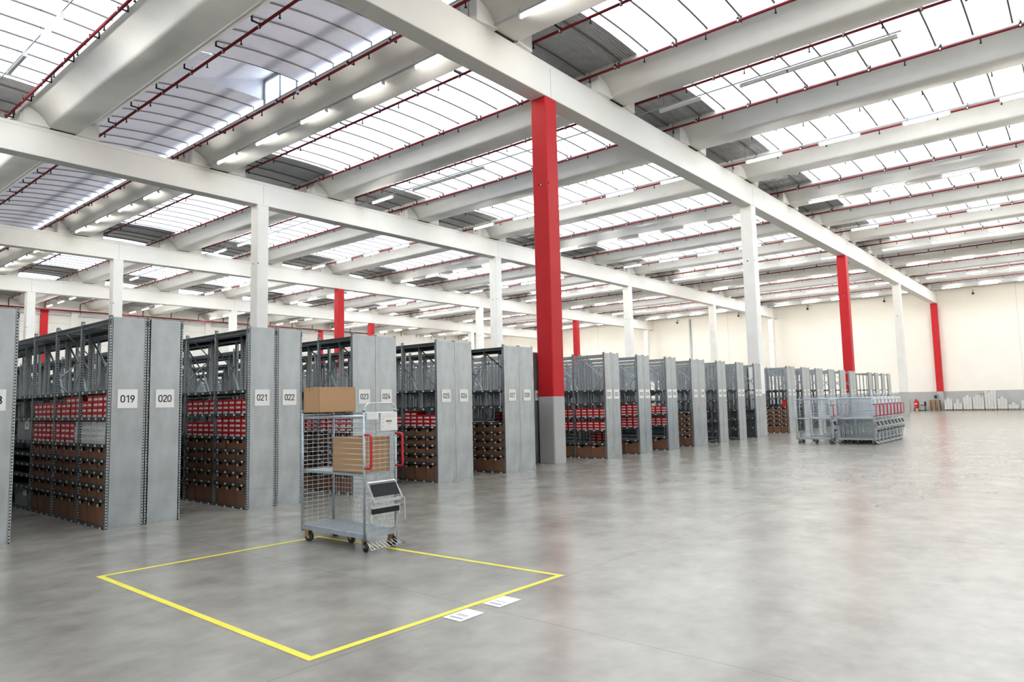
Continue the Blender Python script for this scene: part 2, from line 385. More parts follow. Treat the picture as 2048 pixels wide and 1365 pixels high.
# dormer
xa, xb = 8.05 + 1.1 + 3.5 * .12, 12.63
zl = vault_z(.12, 'shed') - .03
b = MB('glowing_metal'); ny = 48
for j in range(ny + 1):
    y = 19.7 + 2.1 * j / ny; dz = .028 * [0, 1, 1, 0][j % 4]; b.v += [(xa, y, zl + dz), (xb, y, 13.32 + dz)]
for j in range(ny): b.f.append((2 * j, 2 * j + 2, 2 * j + 3, 2 * j + 1)); b.mi.append(0); b.sm.append(False)
st('ceiling', b.mesh('dormer_roof'), 'corrugated roof of the raised dormer', 'ceiling')
b = MB('glowing_metal', 'black')
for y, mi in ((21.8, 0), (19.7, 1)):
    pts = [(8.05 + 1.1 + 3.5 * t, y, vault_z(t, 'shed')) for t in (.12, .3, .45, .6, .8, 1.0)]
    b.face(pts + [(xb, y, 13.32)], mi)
st('ceiling', b.mesh('dormer_cheeks'), 'side cheeks of the raised dormer', 'ceiling')
b = MB('galvd'); b.box(xb - .04, xb + .02, 19.7, 21.8, 13.18, 13.32).box(xb - .04, xb + .02, 21.7, 21.8, SPRING, 13.2).box(xb - .04, xb + .02, 19.7, 19.76, SPRING, 13.2).box(xb - .04, xb + .02, 20.72, 20.78, SPRING, 13.2)
fr = st('window_900', MB('sheet').box(xb - .005, xb + .005, 19.72, 21.78, SPRING, 13.2).mesh('dormer_pane'), 'bright dormer window in the metal roof', 'window')
link('window_frame', b.mesh('window_frame'), fr)

# printed maker's marks on two beam flanks
def flank(x, y, name, label):
    b = MB('bluelogo', 'greyink'); s = .05
    def P(u, v):   # u along y, v up the flank
        return (x - .60 - .75 * v - .012, y - u, ZG1 + .04 + .24 + .9 * v)
    b.face([P(0, .05), P(.045, 0), P(.09, .05), P(.045, .13)])
    for i, (u, wd, h) in enumerate(((.14, .07, .09), (.22, .035, .06), (.265, .035, .06), (.31, .03, .06), (.35, .02, .09), (.38, .02, .09), (.41, .02, .06))):
        b.face([P(u, .03), P(u + wd * .8, .03), P(u + wd * .8, .03 + h), P(u, .03 + h)], 0)
    return tag(link(name, b.mesh(name)), label, 'mark', None)
flank(13.75, 14.6, 'maker_mark', 'small blue printed mark on the lamp-lit beam left of the girder')
flank(25.15, 14.6, 'maker_mark', 'small blue printed mark on the beam flank right of the big red column')

# ------------------------------------------------------------------ sprinkler pipes
BR = MB('black', 'label'); BR.box(-.02, .238, -.018, .018, .05, .085).box(.20, .238, -.018, .018, .05, .24).box(-.03, .0, -.035, .035, -.06, .09).tube([(0, -.02, 0), (0, .02, 0)], .05, 10, 1)
BR.tube([(-.02, 0, .05), (-.02, 0, .2)], .006, 5)
bracket_m = BR.mesh('bracket')
SH = MB('black'); SH.tube([(0, 0, 0), (0, 0, -.13)], .018, 6).tube([(0, 0, -.13), (0, 0, -.15)], .035, 8)
head_m = SH.mesh('sprinkler_head')
def merged(me, pts, name):
    b = MB(*[mm.name for mm in []]); b.m = []
    for p in pts:
        n = len(b.v)
        for v in me.vertices: b.v.append((v.co.x * p[3] + p[0], v.co.y + p[1], v.co.z + p[2]))
        for f in me.polygons: b.f.append(tuple(n + i for i in f.vertices)); b.mi.append(f.material_index); b.sm.append(f.use_smooth)
    o = D.meshes.new(name); o.from_pydata(b.v, [], b.f)
    for mm in me.materials: o.materials.append(mm)
    o.polygons.foreach_set('material_index', b.mi); o.polygons.foreach_set('use_smooth', b.sm); return o
PZ = 12.0
def near_bits(side):
    ys = [y for y in [-3.0 + 1.96 * i for i in range(39)]]
    return ys
YS = [-3.0 + 1.96 * i for i in range(39)]
for k, x in zip(BK, BX):
    if k < -1: continue
    for s in (-1, 1):
        px = x + s * 1.40
        if px > XW - .3: continue
        r = .042
        e = empty('sprinkler_pipe', (px, 0, PZ), 'dark red sprinkler pipe along the %s edge of the %s white roof beam' % ('near' if s < 0 else 'far', ORD[k + 1]), 'pipe', 'sprinkler pipes under the roof')
        link('pipe', cached('pipe', lambda: MB('pipe').tube([(0, YL + .2, 0), (0, 73.4, 0), (0, 73.58, -.1), (0, 73.6, -.72)], .042, 10).mesh('pipe')), e)
        near = [y for y in YS if y < 27]
        for y in near:
            o = link('bracket', bracket_m, e, (0, y, 0)); o.scale.x = -s
            link('sprinkler_head', head_m, e, (0, y + .95, -.03))
        far = [y for y in YS if y >= 27]
        tag(link('bracket', cached(('bf', s), lambda: merged(bracket_m, [(0, y, 0, -s) for y in far], 'brackets')), e), kind='stuff')
        tag(link('sprinkler_head', cached('hf', lambda: merged(head_m, [(0, y + .95, -.03, 1) for y in far], 'heads')), e), kind='stuff')
mp = MB('pipe'); mp.tube([(XL + .3, 73.6, 11.28), (58, 73.6, 11.28)], .075, 12)
e = empty('main_pipe', (0, 0, 0), 'thick dark red main sprinkler pipe along the far side wall', 'pipe'); link('pipe', mp.mesh('main_pipe'), e)
sh = MB('black')
for i in range(26): sh.tube([(-10 + 2.6 * i, 73.6, 11.25), (-10 + 2.6 * i, 73.6, 10.98)], .02, 6)
tag(link('drop_stub', sh.mesh('drop_stubs'), e), kind='stuff')
# conduit under main pipe
tag(link('wall_conduit', MB('conduit').box(XL + .3, 60, YW - .14, YW - .02, 10.86, 10.96).mesh('wall_conduit')), 'thin pale cable tray along the far side wall below the red pipe', 'cable tray')

# ------------------------------------------------------------------ strip lights
LX = [5.5, 13.2, 20.95, 28.1, 36.3, 44.3, 52.1, 59.8, 67.8, 75.6]; LZ = 11.5
hs = MB('lamphs'); hs.prof([(-.045, .03), (.045, .03), (.06, .055), (.03, .085), (-.03, .085), (-.06, .055)], -.73, .73)
hs.box(-.05, .05, -.75, -.70, -.035, .05).box(-.05, .05, .70, .75, -.035, .05)
hous_m = hs.mesh('housing')
def diff(mt):
    b = MB(mt); b.tube([(0, -.705, 0), (0, -.69, 0), (0, .69, 0), (0, .705, 0)], .048, 10); return b.mesh('diffuser')
dl, du = diff('glow'), diff('lampoff')
hk = MB('black'); hk.tube([(0, -.5, .08), (0, -.5, .26)], .006, 4).tube([(0, .5, .08), (0, .5, .26)], .006, 4); hook_m = hk.mesh('hanger')
kx = empty('strip_light', (0, 0, -50), 'x', 'x'); D.objects.remove(kx)
def ys_for(gi):
    nxt = G[gi + 1] if gi < 5 else YW
    return [nxt - 1.7 - 2.92 * j for j in range(5)]
for ri, x in enumerate(LX):
    tr = empty('cable_track', (x, 0, LZ + .13), 'thin grey cable track carrying the %s row of strip lights from the camera' % ORD[ri], 'cable track', 'tracks above the strip lights')
    ys = 3.4 if ri == 2 else YL + .3
    link('rail', cached(('rail', ys), lambda: MB('conduit').box(-.012, .012, ys, YW - .4, -.015, .02).mesh('rail')), tr)
    link('hanger', cached('rods', lambda: (lambda b: [b.tube([(0, YL + 1 + 2.0 * i, .03), (0, YL + 1 + 2.0 * i, .75)], .005, 4) for i in range(46)] and b)(MB('black')).mesh('rods')), tag(tr) and tr)['kind'] = 'stuff'
    for gi in range(0, 6):
        for j, y in enumerate(ys_for(gi)):
            if ri == 0 and gi > 3: continue
            lit = not (ri == 2 and gi <= 1)
            if ri == 2 and gi == 0: continue
            if ri == 2 and gi == 1:
                if j > 2: continue
                y = (10.0, 7.2, 4.25)[j]
            if ri == 2 and gi == 2:
                if j > 2: continue
                lit = j == 0
            if ri == 0 and gi == 2: lit = j % 2 == 0
            e = empty('strip_light', (x, y, LZ), '%s white strip light, %s row, %s bay, %s from its girder' % ('lit' if lit else 'unlit', ORD[ri], ORD[gi], ORD[j]), 'strip light', 'strip lights hanging under the roof')
            link('housing', hous_m, e); link('diffuser', dl if lit else du, e)
            if (ri == 2 and gi == 1 and j == 1) or (ri == 2 and gi == 2 and j == 1) or (ri == 1 and gi == 2 and j == 1):
                y2 = y - 1.46
                e = empty('strip_light', (x, y2, LZ), 'unlit grey strip light between others, %s row, %s bay, %s gap' % (ORD[ri], ORD[gi], ORD[j]), 'strip light', 'unlit strip lights')
                link('housing', hous_m, e); link('diffuser', du, e)

# small sensors hanging by the end wall
sm = MB('black'); sm.tube([(0, 0, 0), (0, 0, .28)], .02, 6).box(-.09, .09, -.08, .08, -.18, .02).box(0, .5, -.02, .02, .24, .28); sens = sm.mesh('wall_sensor')
for y, z, nm in ((8.49, 11.2, 'rightmost, above the white cartons'), (16.14, 11.3, 'left of the far red column top'), (23.72, 11.3, 'above the numbered racks, between columns'), (31.5, 11.3, 'right of the second white column'), (39.3, 11.2, 'beside the slim red column')):
    tag(link('alarm_sensor', sens, None, (78.7, y, z)), 'small black sensor high on the end wall, ' + nm, 'sensor', 'sensors along the end wall')
tag(link('wall_pipe', MB('conduit').tube([(79.1, 37.8, 0), (79.1, 37.8, 11.4)], .09, 10).mesh('wall_pipe')), 'grey vertical downpipe on the cream end wall', 'pipe')
# camera and cable loop beside the dormer
e = empty('security_camera', (12.32, 19.2, 12.05), 'small round sensor on a bent cable under the dormer window', 'sensor')
link('body', MB('film', 'black').tube([(-.02, 0, -.16), (-.02, 0, -.04)], .06, 10).tube([(-.02, 0, -.19), (-.02, 0, -.16)], .04, 8, 1).mesh('body'), e)
link('cable', MB('conduit').tube([(.25, .1, .2), (.1, .2, .05), (0, .2, -.02), (-.02, 0, -.04)], .012, 6).mesh('cable'), e)

# ------------------------------------------------------------------ digits for the number plates
def arc(cx, cy, rx, ry, a0, a1, n=8): return [(cx + rx * math.cos(math.radians(a0 + (a1 - a0) * i / n)), cy + ry * math.sin(math.radians(a0 + (a1 - a0) * i / n))) for i in range(n + 1)]
# unit cell 0..0.56 wide, 0..1 high
DG = {
    '0': [arc(.28, .72, .22, .22, 0, 180) + arc(.28, .28, .22, .22, 180, 360) + [(.5, .72)]],
    '1': [[(.14, .76), (.38, .95), (.38, .0)]],
    '2': [arc(.28, .72, .21, .22, 170, -30, 10) + [(.06, .05), (.52, .05)]],
    '3': [arc(.28, .735, .2, .21, 160, -80, 10), arc(.28, .28, .22, .23, 85, -165, 10)],
    '4': [[(.36, .95), (.06, .28), (.54, .28)], [(.42, .55), (.42, 0)]],
    '5': [[(.48, .94), (.12, .94), (.10, .52)] + arc(.28, .31, .22, .26, 120, -160, 10)],
    '6': [[(.38, .95), (.12, .45)], arc(.28, .28, .22, .23, 0, 360, 14)],
    '7': [[(.06, .94), (.5, .94), (.22, 0)]],
    '8': [arc(.28, .735, .19, .21, 0, 360, 14), arc(.28, .27, .22, .23, 0, 360, 14)],
    '9': [arc(.28, .68, .22, .24, 0, 360, 14), [(.48, .58), (.20, .0)]],
}
def digits(txt, h=.108):
    """flat strokes in the x-z plane, centred"""
    b = MB('ink'); adv = .068; W = adv * len(txt); t = .0075
    for i, ch in enumerate(txt):
        ox = -W / 2 + i * adv + .003; sx = h
        for st_ in DG[ch]:
            P = [Vector((ox + x * .0615 / .56, z * h - h / 2)) for x, z in st_]
            for a, c in zip(P, P[1:]):
                d = (c - a)
                if d.length < 1e-6: continue
                d.normalize(); nn = Vector((-d.y, d.x)) * t; a2, c2 = a - d * t * .5, c + d * t * .5
                b.face([(p.x, -.001, p.y) for p in (a2 - nn, c2 - nn, c2 + nn, a2 + nn)])
    return b.mesh('number')

# ------------------------------------------------------------------ racks
HR = 3.11; BAY = 1.15; YF = 11.12
LEV_A = [.03, .42, .62, .82, 1.0, 1.22, 1.62, 2.02, 3.07]; LEV_B = [.03, .44, .84, 1.22, 1.62, 2.02, 3.07]
def post_mesh(h=HR + .03):
    b = MB('galv', 'slots'); b.box(0, .045, 0, .004, 0, h).box(0, .004, 0, .06, 0, h).box(.041, .045, 0, .03, 0, h)
    b.face([(.012, -.0012, 0), (.03, -.0012, 0), (.03, -.0012, h), (.012, -.0012, h)], 1)
    b.face([(-.0012, .04, 0), (-.0012, .018, 0), (-.0012, .018, h), (-.0012, .04, h)], 1)
    return b.mesh('upright_post')
def shelf_geo(b, w_, y0, y1, z, labels=True, lab=1):
    b.box(.02, w_ - .02, y0 + .03, y1 - .01, z - .012, z, 0)
    b.box(.0, .02, y0 + .03, y1 - .01, z - .045, z + .006, 2); b.box(w_ - .02, w_, y0 + .03, y1 - .01, z - .045, z + .006, 2)
    if labels:
        n = 4
        for i in range(n):
            yc = y0 + .16 + i * (y1 - y0 - .3) / (n - 1); b.face([(-.002, yc + .03, z - .036), (-.002, yc - .03, z - .036), (-.002, yc - .03, z - .004), (-.002, yc + .03, z - .004)], lab)
def rail_geo(b, w_, y0, y1, z):
    b.box(.0, .02, y0, y1, z - .05, z, 0).box(w_ - .02, w_, y0, y1, z - .05, z, 0).box(0, w_, y0 + .01, y0 + .04, z - .04, z - .01, 0)
def shelf_mesh(w_, top=False, rail=False):
    b = MB('galvd', 'label', 'lip')
    if rail: rail_geo(b, w_, 0, BAY, 0); return b.mesh('top_rail')
    shelf_geo(b, w_, 0, BAY, 0, not top)
    if top: b.box(0, .02, .0, BAY, -.07, .0, 2).box(w_ - .02, w_, .0, BAY, -.07, .0, 2)
    return b.mesh('shelf')
def brace_mesh(w_):
    b = MB('galvd')
    def bar(y0, z0, y1, z1, x):
        b.tube([(x, y0, z0), (x, y1, z1)], .018, 4)
    bar(BAY - .07, 3.0, .30, 2.42, w_ - .03); bar(.30, 2.42, .07, 2.05, w_ - .03); bar(.08, 2.62, .62, 2.06, w_ - .06)
    return b.mesh('cross_brace')
def frame_mesh(w_):       # ladder braces across the depth
    b = MB('galvd')
    for i in range(3):
        z = .35 + i * .95; b.tube([(.03, .02, z), (w_ - .03, .02, z + .45)], .011, 4); b.tube([(w_ - .03, .02, z + .45), (.03, .02, z + .9)], .011, 4)
    return b.mesh('side_brace')
def panel_mesh(w_, lines):
    b = MB('galv', 'greyink'); b.box(.045, w_ - .045, -.006, .006, .33, HR); b.box(.045, w_ - .045, -.004, .006, .03, .326)
    b.box(.03, w_ - .03, .002, .012, 0, HR)
    for z in (.14, .9, 1.55, 2.2, 2.8):
        b.tube([(.03, -.01, z), (.03, .0, z)], .008, 6); b.tube([(w_ - .03, -.01, z), (w_ - .03, 0, z)], .008, 6)
    if not lines: b.box(0, .05, -.008, .0, 0, HR).box(w_ - .05, w_, -.008, .0, 0, HR)
    return b.mesh('end_panel')
NB = 30
def rest_shelves(w_, levs, n0, bright):
    b = MB('galvd', 'label', 'lip')
    for i in range(n0, NB):
        for z in levs:
            if z > 3 and bright: rail_geo(b, w_, i * BAY, (i + 1) * BAY, z); continue
            shelf_geo(b, w_, i * BAY, (i + 1) * BAY, z, False)
    return b.mesh('shelf')
def rest_posts(w_, n0):
    b = MB('galvd')
    for i in range(n0 + 1, NB + 1):
        for x in (0, w_ - .045): b.box(x, x + .045, i * BAY - .03, i * BAY + .03, 0, HR + .03)
        if i < NB and i % 3 == 0:
            b.tube([(w_ - .02, i * BAY, 2.1), (w_ - .02, (i + 1) * BAY, 3.0)], .015, 4)
    return b.mesh('upright_post')
def side_name(n): return 'left' if n % 2 else 'right'
plate_m = MB('label').box(-.14, .14, -.006, 0, -.14, .14).mesh('number_plate')
def row(num, x0, x1, yf=YF, near=3, levs=LEV_A, plate=True, back=None):
    if back is None: back = num < 31 or num > 42
    w_ = round(x1 - x0 - .008, 3); odd = num % 2 == 1
    wk = round(w_ / .02) * .02; wk = round(min(wk, w_), 3)
    lab = 'grey steel shelving rack %s, tall %s end panel of its pair' % (nw(num), 'near' if odd else 'far')
    e = empty('shelving_rack', (x0, yf, 0), lab, 'shelving rack', 'numbered shelving racks')
    ep = link('end_panel', cached(('ep', wk, num < 23), lambda: panel_mesh(wk, num < 23)), e)
    if plate:
        s = min(1.0, (wk - .08) / .28) if num > 28 else 1.0
        pl = link('number_plate', plate_m, ep, (wk / 2, -.009, 1.89)); pl.scale.x = s
        link('number', digits('%03d' % num), pl, (0, -.0065, 0)); 
    if num >= 200: return e
    for i in range(near + 1):
        for x, sx in ((0, 1), (wk, -1)):
            o = link('upright_post', cached('post', post_mesh), e, (x, i * BAY - (.0 if i == 0 else .03) + (.002 if i == 0 else 0), 0)); o.scale.x = sx
    for i in range(near):
        for z in levs:
            top = z > 3
            rl = top and num > 28
            link('top_rail' if rl else 'shelf', cached(('sh', wk, top, rl), lambda: shelf_mesh(wk, top, rl)), e, (0, i * BAY, z))
        if odd: link('cross_brace', cached(('br', wk), lambda: brace_mesh(wk)), e, (0, i * BAY, 0))
        if i and i % 2 == 0: link('side_brace', cached(('sb', wk), lambda: frame_mesh(wk)), e, (0, i * BAY, 0))
    n0 = near
    tag(link('shelf', cached(('rs', wk, len(levs), n0, num > 28), lambda: rest_shelves(wk, levs, n0, num > 28)), e), kind='stuff')
    tag(link('upright_post', cached(('rp', wk, n0), lambda: rest_posts(wk, n0)), e), kind='stuff')
    if odd and back: link('shade_backing', cached(('bp', wk), lambda: MB('galvd').box(wk - .004, wk, .05, NB * BAY, .03, 1.2).mesh('shade_backing')), e)  # lower backing sheets, mostly added to keep the shelf interiors dark
    return e
PAIRS = [(17, 1.80, 2.34, 2.87), (19, 3.99, 4.53, 5.08), (21, 6.18, 6.72, 7.25), (23, 8.37, 8.93, 9.48), (25, 10.63, 11.19, 11.75), (27, 12.90, 13.48, 14.06),
         (31, 17.46, 17.86, 18.27), (33, 19.37, 19.76, 20.14), (35, 21.27, 21.65, 22.02), (37, 23.18, 23.74, 24.3), (39, 25.40, 25.79, 26.18), (41, 27.28, 27.65, 28.01), (43, 29.14, 29.52, 29.89),
         (47, 33.2, 33.76, 34.33), (49, 35.4, 35.98, 36.56), (51, 37.6, 38.19, 38.78), (53, 39.81, 40.36, 40.91), (55, 41.97, 42.54, 43.1), (57, 43.95, 44.6, 45.25)]
for n, a, m_, c in PAIRS:
    lv = LEV_B if n in (31, 33, 35, 39, 41, 43, 53, 55) else LEV_A
    nr = 4 if n == 19 else 3 if n in (21, 23) else 2 if n <= 31 else 1
    row(n, a, m_, near=nr, levs=lv); row(n + 1, m_, c, near=1, levs=lv)
for n, a, m_, c in ((29, 15.31, 15.80, 16.25), (45, 31.0, 31.4, 31.8)):
    row(n, a, m_, yf=12.15, near=1); row(n + 1, m_, c, yf=12.15, near=1)
# short single racks in the distance: no back, posts and one end panel
def single(x, w_, i):
    e = empty('shelving_rack', (x, YF, 0), 'narrow single grey rack with white notice on its end, %s of the far four' % ORD[i], 'shelving rack', 'single racks by the far end')
    ep = link('end_panel', cached(('ep', w_, False), lambda: panel_mesh(w_, False)), e)
    link('number_plate', plate_m, ep, (w_ / 2, -.009, 1.89))
    for x2, sx in ((0, 1), (w_, -1)):
        for y in (0.002, 1.12): o = link('upright_post', cached('post', post_mesh), e, (x2, y, 0)); o.scale.x = sx
    for z in LEV_B: link('top_rail' if z > 3 else 'shelf', cached(('sh', w_, z > 3, z > 3), lambda: shelf_mesh(w_, z > 3, z > 3)), e, (0, 0, z))
for i, x in enumerate((48.35, 50.1, 51.9, 53.62)): single(x, .86, i)
e = empty('tie_rail', (0, 0, 0), 'thin dark steel tie rails joining the tops of the far single racks', 'rail')
link('rail', MB('black').box(45.3, 54.3, 12.32, 12.36, 3.04, 3.09).mesh('rail'), e)
link('rail', MB('black').box(45.3, 48.35, 12.32, 12.36, 1.98, 2.02).mesh('rail_low'), e)
link('post', MB('black').box(47.6, 47.68, 12.3, 12.38, 0, 3.1).mesh('post'), e)

# ------------------------------------------------------------------ boxes on the shelves
def shoebox(cm_):
    b = MB(cm_, 'label', 'orange', 'greyink')
    w_, h, d = .192, .083, .30
    b.box(.006, d, 0, w_, 0, .055, 0); b.box(0, d + .004, -.003, w_ + .003, .05, h, 0)
    if cm_ == 'redbox':
        b.face([(.004, w_ - .022, .006), (.004, .022, .006), (.004, .022, .040), (.004, w_ - .022, .040)], 1)
        b.face([(.003, w_ - .05, .014), (.003, .10, .014), (.003, .10, .028), (.003, w_ - .05, .028)], 2)
    else:
        b.face([(.004, .10, .014), (.004, .075, .014), (.004, .075, .036), (.004, .10, .036)], 3)
    return b.mesh('shoe_box')
rb, wb = shoebox('redbox'), shoebox('whitebox')
def fill(num, x, y0, z, cols, bay, shelfname, setback=0.0, white=()):
    """cols: heights from the near end; a negative height means white boxes"""
    for ci, h in enumerate(cols):
        wht = h < 0
        for r in range(abs(h)):
            o = link('shoe_box', wb if wht else rb, None, (x + .02 + setback + R.uniform(0, .012), y0 + .050 + ci * .217 + R.uniform(-.003, .003), z + .001 + r * .0842))
            tag(o, '%s shoe box, rack %s, %s bay, %s shelf, %s stack, %s up' % ('white' if wht else 'red and white', nw(num), ORD[bay], shelfname, ORD[ci], ORD[r]), 'box', 'shoe boxes in rack %03d' % num)
def bay_y(i, yf=YF): return yf + i * BAY
fill(19, 3.99, bay_y(0), 1.62, [4, 4, 4, 4, 3], 0, 'upper'); fill(19, 3.99, bay_y(1), 1.62, [4, 4, 4, 3, 3], 1, 'upper'); fill(19, 3.99, bay_y(2), 1.62, [3, 3, 3, 3, 3], 2, 'upper')
fill(19, 3.99, bay_y(0), 1.22, [-4, -4, -4, -4, -4], 0, 'lower'); fill(19, 3.99, bay_y(1), 1.22, [-4, 4, 4, 4, 4], 1, 'lower'); fill(19, 3.99, bay_y(2), 1.22, [4, 4, 4, 4, 4], 2, 'lower')
for b_ in (0, 1):
    fill(21, 6.18, bay_y(b_), 1.62, [3] * 5, b_, 'upper'); fill(21, 6.18, bay_y(b_), 1.22, [4, 4, 4, 4, 4] if b_ == 0 else [3] * 5, b_, 'lower')
    fill(23, 8.37, bay_y(b_), 1.22, [3] * 5, b_, 'red')
fill(25, 10.63, bay_y(0), 1.22, [3, 3, 3, 4, 4], 0, 'red'); fill(25, 10.63, bay_y(1), 1.22, [3, 3, 3], 1, 'red')
fill(28, 13.50, bay_y(0), 1.22, [3, 0, 3, 3, 0], 0, 'red')
fill(31, 17.46, bay_y(0), 1.22, [3] * 5, 0, 'top red'); fill(31, 17.46, bay_y(1), 1.22, [3] * 2, 1, 'top red')
fill(31, 17.46, bay_y(0), .84, [3] * 5, 0, 'second red'); fill(31, 17.46, bay_y(1), .84, [3] * 2, 1, 'second red')
fill(32, 17.90, bay_y(0), .44, [3, 4, 4, 3], 0, 'low red')
fill(33, 19.37, bay_y(0), 1.22, [4] * 5, 0, 'top red', .012); fill(33, 19.37, bay_y(0), .84, [4] * 5, 0, 'second red', .012)
fill(35, 21.27, bay_y(0), 1.22, [3, 3, 3], 0, 'top red'); fill(35, 21.27, bay_y(0), .84, [3, 3, 3], 0, 'second red')
def bin_mesh(w_, h, d, rnd):
    b = MB('bin', 'label', 'black'); c, nw, nd = w_ * .58, w_ * .13, min(.06, h * .35)
    if rnd: notch = [(c + nw * math.cos(math.radians(a)), h - nd * math.sin(math.radians(a))) for a in (0, 30, 60, 90, 120, 150, 180)]
    else: notch = [(c + nw, h), (c + nw, h - nd), (c - nw, h - nd), (c - nw, h)]
    # front board: viewed from -x, y runs to the left
    pts = [(w_ - .003, 0), (w_ - .003, h)] + notch + [(.003, h), (.003, 0)]
    b.face([(0, y, z) for y, z in pts]); b.face([(.004, y, z) for y, z in reversed(pts)])
    b.box(0, d, .003, .007, 0, h).box(0, d, w_ - .007, w_ - .003, 0, h).box(d - .004, d, .003, w_ - .003, 0, h).box(0, d, .003, w_ - .003, 0, .004)
    ly, lz = w_ * .84, h - .035
    b.face([(-.0015, ly + .024, lz - .03), (-.0015, ly - .024, lz - .03), (-.0015, ly - .024, lz + .012), (-.0015, ly + .024, lz + .012)], 1)
    return b.mesh('cardboard_bin')
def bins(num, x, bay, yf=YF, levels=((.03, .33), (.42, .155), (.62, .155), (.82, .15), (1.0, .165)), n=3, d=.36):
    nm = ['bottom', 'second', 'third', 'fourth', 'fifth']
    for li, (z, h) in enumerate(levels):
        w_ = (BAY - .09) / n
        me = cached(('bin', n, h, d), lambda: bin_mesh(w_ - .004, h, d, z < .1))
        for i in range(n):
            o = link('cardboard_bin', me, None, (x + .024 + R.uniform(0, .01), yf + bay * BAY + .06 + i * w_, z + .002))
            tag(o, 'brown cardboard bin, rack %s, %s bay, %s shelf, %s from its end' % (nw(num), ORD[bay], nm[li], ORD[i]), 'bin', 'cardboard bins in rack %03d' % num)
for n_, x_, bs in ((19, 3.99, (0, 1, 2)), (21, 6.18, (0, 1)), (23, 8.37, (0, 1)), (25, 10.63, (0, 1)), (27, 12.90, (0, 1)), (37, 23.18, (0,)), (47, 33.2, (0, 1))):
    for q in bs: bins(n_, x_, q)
for n_, x_ in ((31, 17.46), (33, 19.37), (35, 21.27)): bins(n_, x_, 0, levels=((.03, .34),), n=2, d=.32)
bins(31, 17.46, 1, levels=((.03, .34),), n=2, d=.32)
tag(link('red_carton', MB('redpl').box(0, .3, 0, .2, 0, .34).mesh('red_carton'), None, (33.25, YF + .1, 1.225)), 'single orange-red carton above the brown bins past the second white column', 'box')
# wrapped goods in the fourth bay of rack 019
e = empty('wrapped_bundle', (4.02, YF + 3 * BAY + .1, 1.0), 'grey plastic-wrapped bundle deep in rack 019 with a small white tag', 'bundle')
link('wrap', MB('galvd').rbox(0, .4, 0, .9, 0.226, .565, .08).mesh('wrap'), e); link('tag', MB('label', 'greyink').box(-.012, -.008, .1, .34, .42, .58).box(-.014, -.011, .18, .26, .47, .53, 1).mesh('tag'), e)
e = empty('wrapped_bundle', (4.02, YF + 3 * BAY + .1, .04), 'lower grey plastic-wrapped bundle near the floor in rack 019', 'bundle')
link('wrap', MB('galvd').rbox(0, .4, 0, .9, 0, .32, .08).mesh('wrap'), e); link('tag', MB('label').box(-.012, -.008, .1, .3, .2, .3).mesh('tag'), e)

